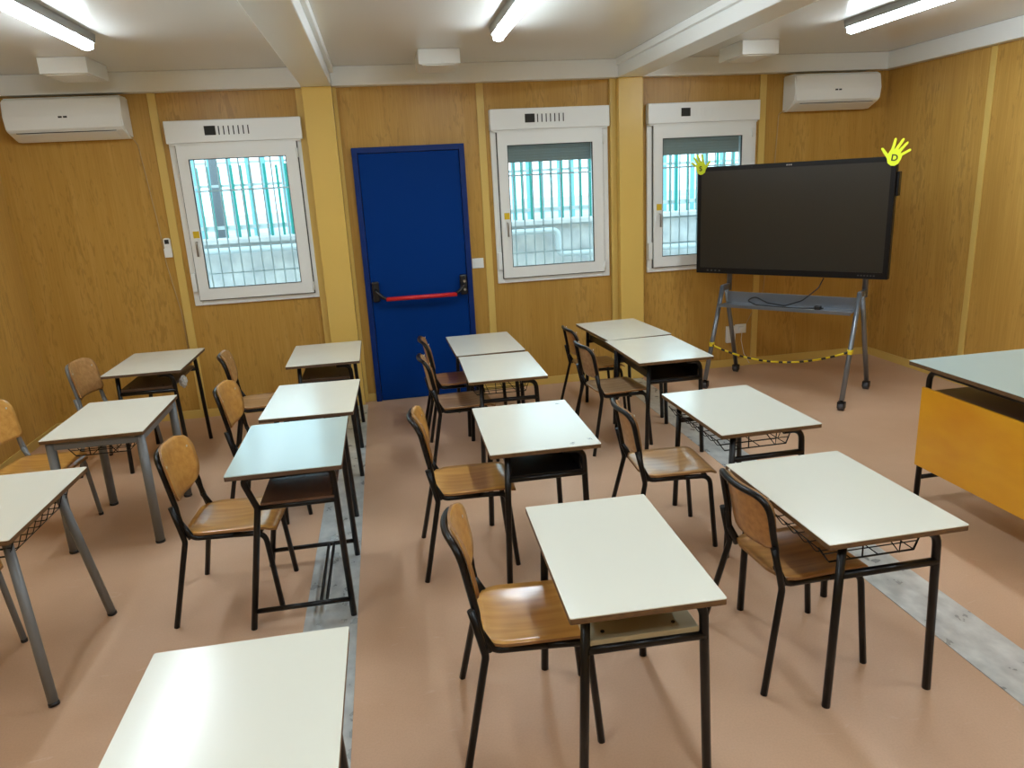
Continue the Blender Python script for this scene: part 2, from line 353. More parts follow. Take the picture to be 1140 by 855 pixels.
# ------------------------------------------------------------------ windows
def make_window(i, x, wd, shutter):
    z0, z1 = WZ0, WZ1; zb = z1 - 0.165
    bm = bmesh.new()
    prof = 0.062
    # outer frame ring standing on the wall face and running into the opening
    for q in ((x, x + prof, -0.022, 0.02, z0, zb), (x + wd - prof, x + wd, -0.022, 0.02, z0, zb), (x + prof, x + wd - prof, -0.022, 0.02, z0, z0 + prof), (x + prof, x + wd - prof, -0.022, 0.02, zb - 0.03, zb)):
        box(bm, *q, bev=0.004)
    for q in ((x + ins + .001, x + prof, 0.0201, 0.09, z0 + ins + .001, zb - .001), (x + wd - prof, x + wd - ins - .001, 0.0201, 0.09, z0 + ins + .001, zb - .001), (x + prof, x + wd - prof, 0.0201, 0.09, z0 + ins + .001, z0 + prof), (x + prof, x + wd - prof, 0.0201, 0.09, zb - 0.03, zb - .001)):
        box(bm, *q)
    fr = struct(new_obj('window_%d' % i, bm, M['upvc']))
    # sash
    sx0, sx1, sz0, sz1 = x + 0.052, x + wd - 0.052, z0 + 0.045, zb - 0.012
    gx0, gx1, gz0, gz1 = x + 0.131, x + wd - 0.141, WZ0 + 0.134, WZ0 + 1.131
    bm = bmesh.new()
    for q in ((sx0, gx0, -0.05, -0.0225, sz0, sz1), (gx1, sx1, -0.05, -0.0225, sz0, sz1), (gx0, gx1, -0.05, -0.0225, sz0, gz0), (gx0, gx1, -0.05, -0.0225, gz1, sz1)):
        box(bm, *q, bev=0.0)
    for q in ((gx0 - 0.03, gx0, -0.0225, 0.015, gz0 - .03, gz1 + .03), (gx1, gx1 + 0.03, -0.0225, 0.015, gz0 - .03, gz1 + .03), (gx0, gx1, -0.0225, 0.015, gz0 - .03, gz0), (gx0, gx1, -0.0225, 0.015, gz1, gz1 + .03)):
        box(bm, *q)
    bm.normal_update()
    sash = new_obj('sash', bm, M['upvc'], fr)
    B('gasket', [(gx0, gx0 + .006, -0.048, -0.03, gz0, gz1), (gx1 - .006, gx1, -0.048, -0.03, gz0, gz1), (gx0, gx1, -0.048, -0.03, gz0, gz0 + .006), (gx0, gx1, -0.048, -0.03, gz1 - .006, gz1)], M['gasket'], sash)
    B('pane', [(gx0 + .001, gx1 - .001, -0.026, -0.020, gz0 + .001, gz1 - .001)], M['glass'], sash)
    # dark strip standing in for the shadow between sash and frame
    B('gap_shadow', [(sx0 - .008, sx0, -0.028, -0.0225, sz0 - .006, sz1), (sx0 - .008, sx1 + .008, -0.028, -0.0225, sz0 - .008, sz0), (sx1, sx1 + .008, -0.028, -0.0225, sz0 - .006, sz1)], M['gasket'], sash)
    # handle
    h = B('handle', [(x + 0.088, x + 0.112, -0.058, -0.0505, 1.40, 1.475)], M['white_plastic'], sash, bev=0.003)
    T('lever', [[(x + .10, -.058, 1.45), (x + .10, -.09, 1.45), (x + .10, -.092, 1.34)]], 0.0075, M['silver'], h, rad=0.012)
    tag(B('sticker', [(x + 0.078, x + 0.124, -0.0515, -0.0505, 1.482, 1.535)], M['sticker'], sash), 'small square yellow sticker above the handle')
    for hz in (z0 + .10, zb - .10):
        T('hinge', [[(x + wd - .05, -.055, hz - .035), (x + wd - .05, -.055, hz + .035)]], 0.007, M['white_plastic'], sash)
    B('strap_winder', [(x + 0.006, x + 0.042, -0.05, -0.0225, 1.06, 1.21)], M['white_plastic'], fr, bev=0.006)
    # roller box with vent
    rb = bmesh.new(); box(rb, x - 0.004, x + wd + 0.004, -0.075, -0.0005, zb + 0.001, z1, bev=0.006)
    box(rb, x + 0.012, x + wd - 0.012, -0.06, -0.0005, zb - 0.012, zb + 0.0, 0)
    rbo = new_obj('roller_box', rb, M['upvc'], fr)
    vx = x + 0.285
    B('vent_knob', [(vx, vx + 0.082, -0.079, -0.0745, z1 - 0.112, z1 - 0.045)], M['slot'], rbo, bev=0.002)
    slots = [(vx + 0.102 + 0.036 * k, vx + 0.110 + 0.036 * k, -0.077, -0.0745, z1 - 0.112, z1 - 0.048) for k in range(7)]
    tag(B('vent_slots', slots, M['slot'] if i < 3 else M['white_plastic'], rbo), 'row of seven narrow vent slots')
    # exterior shutter hanging part way
    if shutter > 0:
        bm = bmesh.new(); zz = gz1 + 0.03
        while zz > gz1 - shutter:
            box(bm, x + prof + .002, x + wd - prof - .002, 0.045, 0.053, zz - 0.0235, zz, bev=0.002); zz -= 0.0238
        new_obj('shutter', bm, M['slat'], fr)
    # security grille outside
    bm = bmesh.new(); k = x + 0.04
    while k < x + wd:
        tube(bm, [(k, 0.16, z0 - 0.02), (k, 0.16, z1 - 0.1)], 0.006, 6); k += 0.0835
    for zz in (z0 + 0.0, 1.17, 1.40, 1.83, z1 - 0.13): box(bm, x - 0.01, x + wd + 0.01, 0.153, 0.157, zz, zz + 0.012)
    for xx in (x + 0.0, x + wd): 
        for zz in (z0 + 0.005, z1 - 0.125): tube(bm, [(xx, 0.1005, zz), (xx, 0.155, zz)], 0.006, 6)
    new_obj('grille', bm, M['grille'], fr)
for i, ((x, wd), sh) in enumerate(zip(WX, (0.0, 0.115, 0.125))): make_window(i + 1, x, wd, sh)

# ------------------------------------------------------------------ door
bm = bmesh.new(); fw = 0.045
for q in ((D0, D0 + fw, -0.045, -0.0005, 0, DZ), (D1 - fw, D1, -0.045, -0.0005, 0, DZ), (D0 + fw, D1 - fw, -0.045, -0.0005, DZ - fw, DZ)): box(bm, *q, bev=0.003)
door = struct(new_obj('door_1', bm, M['blue_dark']))
B('door_leaf', [(D0 + fw + .003, D1 - fw - .003, -0.03, -0.001, 0.004, DZ - fw - .003)], M['blue'], door, bev=0.002)
def housing(xc, zc):
    h = B('latch_housing', [(xc - 0.03, xc + 0.03, -0.075, -0.031, zc - 0.085, zc + 0.085)], M['black_plastic'], door, bev=0.012)
    return h
housing(-0.10, 0.955); h2 = housing(0.638, 0.965)
T('push_arm', [[(-0.10, -.075, 0.97), (-0.10, -.10, 0.965), (-0.045, -.115, 0.91), (0.0, -.118, 0.895)], [(0.638, -.075, 0.97), (0.638, -.10, 0.965), (0.595, -.115, 0.92), (0.56, -.118, 0.895)]], 0.015, M['black_plastic'], door, rad=0.02)
T('push_bar', [[(-0.02, -.118, 0.895), (0.57, -.118, 0.895)]], 0.018, M['red'], door, seg=14)
T('keyhole', [[(0.645, -.0755, 0.995), (0.645, -.082, 0.995)], [(0.645, -.0755, 0.925), (0.645, -.082, 0.925)]], 0.011, M['silver'], h2)

# ------------------------------------------------------------------ outside
struct(B('terrain', [(-9, 14, 0.35, 22, -0.3, -0.2)], M['o_ground']))
struct(B('terrain', [(-9, 14, 3.32, 22, -0.2, 1.18)], M['o_ground']))
bm = bmesh.new(); box(bm, -9, 14, 3.0, 3.3, -0.2, 1.24); box(bm, -9, 14, 2.93, 3.31, 1.241, 1.31, 0.01)
tag(new_obj('retaining_wall', bm, M['o_wall']), 'low pale concrete retaining wall outside carrying the teal fence', 'wall')
bm = bmesh.new(); tube(bm, rounded_path([(-6, 2.86, 1.18), (2.17, 2.86, 1.18), (2.17, 2.86, 0.88), (9, 2.86, 0.86)], 0.08), 0.035, 10)
tag(new_obj('drain_pipe', bm, M['grille']), 'white pipe running along the outdoor concrete wall with one step down', 'pipe')
def fence(name, y, z0, z1, x0, x1, step, r, m, label, jit=0.0):
    t = thing(name, (0, 0, 0), 0, label, 'fence')
    bm = bmesh.new(); k = x0
    while k < x1:
        j = random.uniform(-jit, jit); box(bm, k + j - r, k + j + r, y - .012, y + .012, z0, z1 + random.uniform(-.0, .03)); k += step
    new_obj('bar', bm, m, t)['kind'] = 'stuff'
    B('rail', [(x0, x1, y + .0125, y + .035, z0 + 0.1, z0 + 0.14), (x0, x1, y + .0125, y + .035, z1 - 0.22, z1 - 0.19)], M['grille'], t)
    return t
fence('railing_fence', 3.15, 1.312, 2.12, -6, 9, 0.13, 0.013, M['teal'], 'teal railing fence standing on the low concrete wall outside the windows', 0.03)
fence('mesh_fence', 6.0, 1.182, 2.5, -9, 14, 0.26, 0.035, M['teal_pale'], 'paler teal slatted fence across the yard behind the railing fence', 0.04)
def tree(x, y, z, h, r, label):
    t = thing('bare_tree', (x, y, z), 0, label, 'tree', None)
    bm = bmesh.new(); tube(bm, [(0, 0, 0), (0.03, 0, h * .4), (-0.04, .05, h * .8), (0, 0, h)], [r * 1.2, r, r * .8, r * .5], 10)
    new_obj('trunk', bm, M['bark'], t)
    bm = bmesh.new()
    for k in range(16):
        a = random.uniform(0, 2 * PI); zz = random.uniform(.35, .98) * h; l = random.uniform(.6, 1.4)
        p = Vector((0, 0, zz)); q = p + Vector((math.cos(a) * l, math.sin(a) * l * .6, random.uniform(.1, .7)))
        mid = (p + q) / 2 + Vector((0, 0, random.uniform(-.1, .15))); tube(bm, [p, mid, q], [r * .3, r * .2, r * .06], 5)
        for s in range(3):
            e = mid.lerp(q, random.random()); tube(bm, [e, e + Vector((random.uniform(-.4, .4), random.uniform(-.3, .3), random.uniform(-.1, .5)))], [r * .1, r * .03], 4)
    new_obj('branches', bm, M['bark'], t)
tree(-2.2, 4.6, 1.18, 3.2, 0.05, 'bare tree trunk behind the teal fence seen through the left window')

# ------------------------------------------------------------------ ceiling lamps
def make_lamp(L=1.56):
    t = thing('ceiling_lamp')
    bm = bmesh.new()
    prof = [(-0.052, 0), (-0.045, -0.045), (0.045, -0.045), (0.052, 0)]
    prism(bm, prof, lambda u, v, w: Vector((u, -w, v)), L)
    new_obj('housing', bm, M['lamp_body'], t)
    bm = bmesh.new(); prof = [(0.036 * math.cos(a), -0.0455 - 0.036 * math.sin(a) * 1.1) for a in [PI * k / 8 for k in range(9)]]
    prism(bm, prof, lambda u, v, w: Vector((u, -0.012 - w, v)), L - 0.024)
    new_obj('diffuser', bm, M['tube'], t, smooth=False)
    B('end_cap', [(-0.034, 0.034, -0.0118, 0.0, -0.080, -0.0455)], M['lamp_body'], t, bev=0.003)
    B('clip', [(-0.053, 0.053, -0.32, -0.30, -0.0475, -0.0453)], M['silver'], t)
    return t
lamp0 = make_lamp(); first = True
for x, nm in ((-1.545, 'left'), (0.815, 'middle'), (3.2, 'right')):
    for y, w2 in ((-1.42, 'front'), (-4.75, 'rear')):
        o = lamp0 if first else copy_tree(lamp0); first = False
        o.location = (x, y, ZC - 0.001)
        if w2 == 'front':
            d = {'left': 'lit strip light on the ceiling above the left air conditioner', 'middle': 'lit strip light on the ceiling between the two white beams', 'right': 'lit strip light on the ceiling beside the right wall'}[nm]
        else: d = 'strip light on the rear part of the ceiling, %s row' % nm
        tag(o, d, 'lamp', 'ceiling strip lights')
# ceiling vent boxes
vb0 = None
for x, y, lab in ((-1.93, -0.755, 'white box on the ceiling above the left air conditioner'), (0.505, -0.745, 'white box on the ceiling between the blue door and the middle window'), (2.89, -0.80, 'white box on the ceiling near the right air conditioner')):
    if vb0 is None:
        vb0 = thing('ceiling_box'); bm = bmesh.new()
        box(bm, -0.147, 0.147, 0, 0.39, -0.10, -0.0005, bev=0.004); new_obj('casing', bm, M['upvc'], vb0)
        B('base_plate', [(-0.12, 0.12, 0.03, 0.36, -0.106, -0.1002)], M['beam'], vb0, bev=0.002); o = vb0
    else: o = copy_tree(vb0)
    o.location = (x, y, ZC); tag(o, lab, 'ceiling box', 'white boxes on the ceiling')

# ------------------------------------------------------------------ air conditioners
def make_ac(name, x0, x1, zt, zb, lab):
    t = thing(name, ((x0 + x1) / 2, -0.0008, zb), 0, lab, 'air conditioner', 'wall air conditioners')
    w = (x1 - x0) / 2; h = zt - zb
    prof = [(0, 0.0), (0, h), (-0.15, h), (-0.195, h - 0.02), (-0.205, h * .55), (-0.205, 0.075), (-0.185, 0.055), (-0.06, 0.0)]
    bm = bmesh.new(); prism(bm, prof, lambda u, v, s: Vector((s - w, u, v)), 2 * w)
    bmesh.ops.bevel(bm, geom=[e for e in bm.edges if abs(abs(e.verts[0].co.x) - w) < 1e-5 and abs(abs(e.verts[1].co.x) - w) < 1e-5 and abs(e.verts[0].co.x - e.verts[1].co.x) < 1e-5], offset=0.012, segments=3, affect='EDGES')
    new_obj('casing', bm, M['white_plastic'], t)
    # louvre flap below the front panel
    bm = bmesh.new(); prism(bm, [(-0.178, 0.046), (-0.182, 0.0505), (-0.08, 0.006), (-0.076, 0.0015)], lambda u, v, s: Vector((s - w + 0.06, u - .002, v - .004)), 2 * w - 0.12)
    new_obj('louvre_flap', bm, M['upvc'], t)
    B('air_slot', [(-w + 0.06, w - 0.06, -0.187, -0.181, 0.0495, 0.053)], M['slot'], t)
    B('logo', [(-0.032 + .034 * k - .0 , -0.006 + .034 * k, -0.2065, -0.2055, h * .50, h * .50 + .012) for k in range(2)], M['slot'], t)
    return t
make_ac('air_conditioner', -2.585, -1.79, 2.54, 2.245, 'white wall air conditioner above the back left corner, over the left desks')
make_ac('air_conditioner', 3.53, 4.33, 2.54, 2.25, 'white wall air conditioner to the upper right of the big black screen')
def cable(name, pts, r, m, lab, cat='cable', rad=0.03):
    bm = bmesh.new(); tube(bm, rounded_path(pts, rad), r, 6); return tag(new_obj(name, bm, m), lab, cat)
M['beige_cable'] = mat('beige_cable', srgb(190, 160, 110), 0.5)
cable('power_cable', [(-1.80, -0.05, 2.27), (-1.77, -0.006, 2.2), (-1.725, -0.006, 1.6), (-1.715, -.006, 1.3), (-1.665, -0.006, 0.9), (-1.66, -0.006, 0.5)], 0.004, M['beige_cable'], 'thin tan cable down the wall from the left air conditioner')
cable('power_cable', [(3.545, -0.05, 2.27), (3.50, -0.006, 2.24), (3.46, -0.006, 1.4), (3.42, -0.006, 0.7), (3.24, -0.006, 0.36)], 0.004, M['beige_cable'], 'thin tan cable down the wall from the right air conditioner behind the screen')
# remote control in its wall holder
t = thing('remote_control', (-1.682, -0.0005, 1.345), 0, 'white remote control in a wall holder left of the left window', 'remote control')
bm = bmesh.new(); prism(bm, rrect(-0.024, 0.024, 0, 0.15, 0.014), lambda u, v, s: Vector((u, -0.022 + s, v)), 0.022); new_obj('body', bm, M['white_plastic'], t)
B('display', [(-0.016, 0.016, -0.0235, -0.0222, 0.105, 0.138)], M['slot'], t)
B('holder', [(-0.029, 0.029, -0.030, -0.0235, 0.0, 0.07)], M['white_plastic'], t, bev=0.003)
# light switch by the door
t = thing('light_switch', (0.778, -0.0005, 1.13), 0, 'white switch plate on the wall right of the blue door', 'switch')
B('plate', [(-0.05, 0.05, -0.009, 0, -0.042, 0.042)], M['white_plastic'], t, bev=0.003)
B('rocker', [(-0.03 + .021 * k, -0.011 + .021 * k, -0.013, -0.0092, -0.022, 0.022) for k in range(3)], M['upvc'], t, bev=0.001)
t = thing('wall_socket', (3.16, -0.0005, 0.32), 0, 'white wall socket low on the wall behind the screen stand', 'socket')
B('plate', [(-0.01, 0.10, -0.012, 0, -0.005, 0.08)], M['white_plastic'], t, bev=0.003)
B('junction_box', [(-0.10, -0.012, -0.03, 0, -0.085, 0.07)], M['white_plastic'], t, bev=0.004)
B('plug', [(0.02, 0.07, -0.045, -0.0122, 0.015, 0.06)], M['upvc'], t, bev=0.006)
cable('socket_cable', [(3.205, -0.04, 0.34), (3.21, -0.02, 0.25), (3.24, -0.02, 0.12), (3.30, -0.02, 0.02)], 0.003, M['white_plastic'], 'thin white lead hanging from the low wall socket')

# ------------------------------------------------------------------ interactive screen on its stand
TT = -0.864; TX, TY = 3.164, -0.822
LOC = Matrix.Translation((TX, TY, 0)) @ Matrix.Rotation(TT, 4, 'Z')
st = thing('screen_stand', (TX, TY, 0), TT, 'grey metal rolling stand carrying the big black screen', 'stand')
FX = {-1: (-0.535, -0.30, 0.345), 1: (0.59, -0.36, 0.31)}
for s in (-1, 1):
    fx, fy, ry = FX[s]; ax = -0.515 if s < 0 else 0.578
    T('leg', [[(ax, -0.035, 0.84), (fx, fy, 0.075)]], 0.019, M['steel'], st, seg=12)
    T('leg', [[(ax, 0.03, 0.84), (fx, ry, 0.075)]], 0.019, M['steel'], st, seg=12)
    T('mast', [[(ax, 0.10, 0.79), (ax, 0.10, 1.62)]], 0.022, M['steel'], st, seg=12)
    B('joint_plate', [(ax - .016, ax + .016, -0.045, 0.12, 0.805, 0.85)], M['steel'], st, bev=0.006)
    for yy in (fy, ry):
        cst = bmesh.new(); tube(cst, [(fx, yy, 0.058), (fx, yy, 0.09)], 0.013, 8)
        box(cst, fx - .026, fx - .021, yy - .022, yy + .022, 0.02, 0.066, 0); box(cst, fx + .021, fx + .026, yy - .022, yy + .022, 0.02, 0.066, 0); box(cst, fx - .026, fx + .026, yy - .022, yy + .022, 0.060, 0.066, 0)
        c = new_obj('caster', cst, M['black_plastic'], st)
        T('wheel', [[(fx - .02, yy, 0.030), (fx + .02, yy, 0.030)]], 0.030, M['caster'], c, seg=18)
bm = bmesh.new(); box(bm, -0.492, 0.555, -0.16, 0.03, 0.693, 0.70, 0.001); box(bm, -0.492, 0.555, 0.0305, 0.036, 0.693, 0.79, 0.001); box(bm, -0.492, 0.555, -0.166, -0.1602, 0.685, 0.712, 0.001)
new_obj('shelf', bm, M['steel'], st)
B('mount_rail', [(-0.56, 0.62, 0.069, 0.0775, 1.30, 1.36), (-0.56, 0.62, 0.069, 0.0775, 1.52, 1.58)], M['black_plastic'], st)
tv = thing('interactive_screen', (TX, TY, 0.946), TT, 'large black flat screen on the grey rolling stand, right of the windows', 'screen')
W2 = 0.76; TH = 0.876
bm = bmesh.new(); box(bm, -W2, W2, -0.035, 0.025, 0, TH, bev=0.006); new_obj('casing', bm, M['bezel'], tv)
B('bezel_lip', [(-W2 + .004, W2 - .004, -0.0395, -0.0352, 0.004, 0.05), (-W2 + .004, W2 - .004, -0.0395, -0.0352, TH - .036, TH - .004), (-W2 + .004, -W2 + .036, -0.0395, -0.0352, .05, TH - .036), (W2 - .036, W2 - .004, -0.0395, -0.0352, .05, TH - .036)], M['bezel'], tv)
B('display_panel', [(-W2 + .036, W2 - .036, -0.0375, -0.0353, 0.05, TH - .036)], M['screen'], tv)
B('rear_housing', [(-W2 + .12, W2 - .12, 0.0255, 0.0685, 0.1, TH - .12)], M['black_plastic'], tv, bev=0.01)
B('side_grip', [(W2, W2 + .018, -0.02, 0.05, 0.60, 0.77)], M['bezel'], tv, bev=0.004)
M['print'] = mat('pale_grey_print', srgb(150, 148, 140), 0.5)
B('logo', [(-0.022, -0.008, -0.0402, -0.0396, TH - .024, TH - .014), (-0.004, 0.006, -0.0402, -0.0396, TH - .024, TH - .014), (0.010, 0.022, -0.0402, -0.0396, TH - .024, TH - .014)], M['print'], tv)
M['print_d'] = mat('dim_grey_print', srgb(70, 70, 72), 0.5)
B('port_marks', [(-W2 + .10 + .035 * k, -W2 + .115 + .035 * k, -0.0402, -0.0396, 0.020, 0.032) for k in range(4)] + [(0.55 + .022 * k, 0.562 + .022 * k, -0.0402, -0.0396, 0.022, 0.030) for k in range(6)], M['print_d'], tv)
B('camera_lens', [(-0.3, -0.29, -0.0402, -0.0396, TH - .022, TH - .014)], M['slot'], tv)

def hand(name, cx, cz, sx, scale, rot, letter, lab):
    """foam hand in the screen's plane, local x/z, facing the class; sx mirrors it"""
    t = thing(name, LOC @ Vector((cx, -0.0475, cz)), TT, lab, 'paper hand', 'yellow hands on the screen corners')
    bm = bmesh.new(); d = 0.006
    # one outline: wrist/palm bottom -> thumb -> four fingers
    cs, sn = math.cos(rot), math.sin(rot)
    P = []
    def finger(bx, bz, ang, l, w):
        a = math.radians(ang); dx, dz = math.sin(a), math.cos(a); nx, nz = -dz, dx
        pts = [(bx + nx * w, bz + nz * w)]
        for k in range(7):
            b = PI * k / 6; pts.append((bx + dx * l + nx * w * .8 * math.cos(b) + dx * w * math.sin(b), bz + dz * l + nz * w * .8 * math.cos(b) + dz * w * math.sin(b)))
        pts.append((bx - nx * w, bz - nz * w)); return pts
    P += [(-0.012, -0.060), (-0.034, -0.046), (-0.044, -0.018)]
    P += finger(-0.050, 0.004, -42, 0.045, 0.0095)
    P += finger(-0.020, 0.040, 5, 0.060, 0.0095)
    P += finger(0.004, 0.045, 24, 0.062, 0.0095)
    P += finger(0.025, 0.036, 34, 0.056, 0.0095)
    P += finger(0.038, 0.012, 55, 0.050, 0.009)
    P += [(0.040, -0.018), (0.030, -0.045), (0.010, -0.060)]
    Q = []
    for x, z in P:
        x *= sx; x, z = x * scale, z * scale; Q.append((x * cs + z * sn, -x * sn + z * cs))
    prism(bm, Q, lambda u, v, s: Vector((u, s, v)), d)
    palm = new_obj('foam_hand', bm, M['hand'], t)
    fc = bpy.data.curves.new('letter', 'FONT'); fc.body = letter; fc.size = 0.055 * scale; fc.extrude = 0.0006; fc.align_x = 'CENTER'; fc.align_y = 'CENTER'; fc.offset = 0.0015
    tmp = bpy.data.objects.new('letter_tmp', fc); COL.objects.link(tmp)
    dg = bpy.context.evaluated_depsgraph_get(); me = bpy.data.meshes.new_from_object(tmp.evaluated_get(dg)); bpy.data.objects.remove(tmp)
    me.transform(Matrix.Translation((0, -0.0008, -0.012 * scale)) @ Matrix.Rotation(rot, 4, 'Y') @ Matrix.Rotation(PI / 2, 4, 'X'))
    me.materials.clear(); me.materials.append(M['ink'])
    lo = bpy.data.objects.new('letter', me); COL.objects.link(lo); lo.parent = palm
hand('paper_hand', 0.742, 1.822, 1, 1.10, 0.12, 'D', 'yellow hand cutout marked D on the right top corner of the screen')
hand('paper_hand', -0.728, 1.82, -1, 0.98, -0.05, 'S', 'yellow hand cutout marked S on the left top corner of the screen')
# warning tape between the front legs, twisted yellow and black
def at_leg(s, z):
    fx, fy, ry = FX[s]; ax = -0.515 if s < 0 else 0.578; k = (0.84 - z) / (0.84 - 0.075)
    return Vector((ax + (fx - ax) * k, -0.035 + (fy + 0.035) * k, z))
bt = thing('barrier_tape', (TX, TY, 0), TT, 'yellow and black warning tape hung between the legs of the screen stand', 'tape')
a = at_leg(-1, 0.372) + Vector((0, -.03, 0)); b = at_leg(1, 0.424) + Vector((0, -.03, 0)); N_ = 34; prev = None
paths = []
for k in range(N_ + 1):
    u = k / N_; p = a.lerp(b, u); p.z -= 0.115 * 4 * u * (1 - u) * (1.0); paths.append(p)
bm = bmesh.new()
for k in range(N_):
    tgt = bm; p, q = paths[k], paths[k + 1]; w_ = 0.010; tw = k * 0.9
    up = Vector((0, math.sin(tw) * .5, 1)).normalized() * w_
    tube(tgt, [p, q.lerp(p, -0.05)], 0.008, 6, mi=(1 if k % 5 in (1, 2, 4) else 0), flat=0.35 + 0.3 * abs(math.sin(tw)))
bmesh.ops.remove_doubles(bm, verts=bm.verts, dist=0.004)
new_obj('tape', bm, [M['black_plastic'], M['tape_y']], bt)
for s, z in ((-1, .372), (1, .424)):
    c = at_leg(s, z); bm = bmesh.new(); tube(bm, [c + Vector((0, 0.001, -.014)), c + Vector((0, -0.001, .014))], 0.0225, 10); box(bm, c.x - .008, c.x + .022, c.y - .036, c.y - .018, c.z - .02, c.z + .006, 0.003)
    new_obj('tape_knot', bm, M['tape_y'], bt)
# screen power lead lying on the shelf
bm = bmesh.new()
pts = [(0.297, -0.0, 0.938), (0.27, -0.03, 0.86), (0.16, -0.06, 0.76), (0.02, -0.05, 0.708), (-0.14, 0.0, 0.715), (-0.25, 0.01, 0.76), (-0.30, -0.03, 0.73), (-0.20, -0.09, 0.708), (0.0, -0.11, 0.707), (0.18, -0.10, 0.707), (0.27, -0.09, 0.712)]
tube(bm, rounded_path(pts, 0.08), 0.0055, 6); cb = new_obj('power_lead', bm, M['black_plastic']); cb.location = (TX, TY, 0); cb.rotation_euler = (0, 0, TT)
tag(cb, 'black power lead looped on the shelf of the screen stand', 'cable')
bm = bmesh.new(); box(bm, 0.27, 0.32, -0.115, -0.07, 0.702, 0.735, 0.008); tube(bm, [(0.32, -.085, .715), (0.335, -.085, .715)], 0.004, 6); tube(bm, [(0.32, -.1, .715), (0.335, -.1, .715)], 0.004, 6); new_obj('plug', bm, M['black_plastic'], cb)

# ------------------------------------------------------------------ school desks
def top_mesh(a, b, z, th, top, edge, parent, corner=0.006):
    bm = bmesh.new()
    prism(bm, rrect(-a / 2, a / 2, -b / 2, b / 2, corner, 3), lambda u, v, s: Vector((u, v, z - th + s)), th - 0.003, mi=1)
    prism(bm, rrect(-a / 2, a / 2, -b / 2, b / 2, corner, 3), lambda u, v, s: Vector((u, v, z - 0.003 + s)), 0.003, mi=0)
    return new_obj('tabletop', bm, [top, edge], parent)
def basket(parent, z, x0, x1, y0, y1, m):
    bm = bmesh.new(); h = 0.082
    for yy in [y0 + (y1 - y0) * k / 8 for k in range(9)]:
        tube(bm, rounded_path([(x0, yy, z - .028), (x0 + .04, yy, z - h), (x1 - .03, yy, z - h), (x1, yy, z - .005)], 0.015, 3), 0.0021, 5)
    for xx, zz in ((x0 + .002, z - .03), (x0 + .12, z - h), (x0 + .22, z - h), (x1 - .03, z - h), (x1 - .006, z - .02)):
        tube(bm, [(xx, y0, zz), (xx, y1, zz)], 0.0021, 5)
    for yy in (y0 - .004, y1 + .004):
        tube(bm, [(x1 - .22, yy, z), (x1 - .22, yy, z - h)], 0.003, 5)
        tube(bm, [(x1 - .15, yy, z), (x1 - .085, yy, z - h - .002), (x1 - .08, yy, z)], 0.003, 5)
        tube(bm, [(x0, yy, z - .025), (x0 + .04, yy, z - h), (x1 - .03, yy, z - h), (x1, yy, z)], 0.0026, 5)
        tube(bm, [(x0 + .015, yy, z - .05), (x1 - .02, yy, z - .05)], 0.0022, 5)
    o = new_obj('wire_basket', bm, m, parent); o['label'] = 'thin black wire basket under the top'; return o
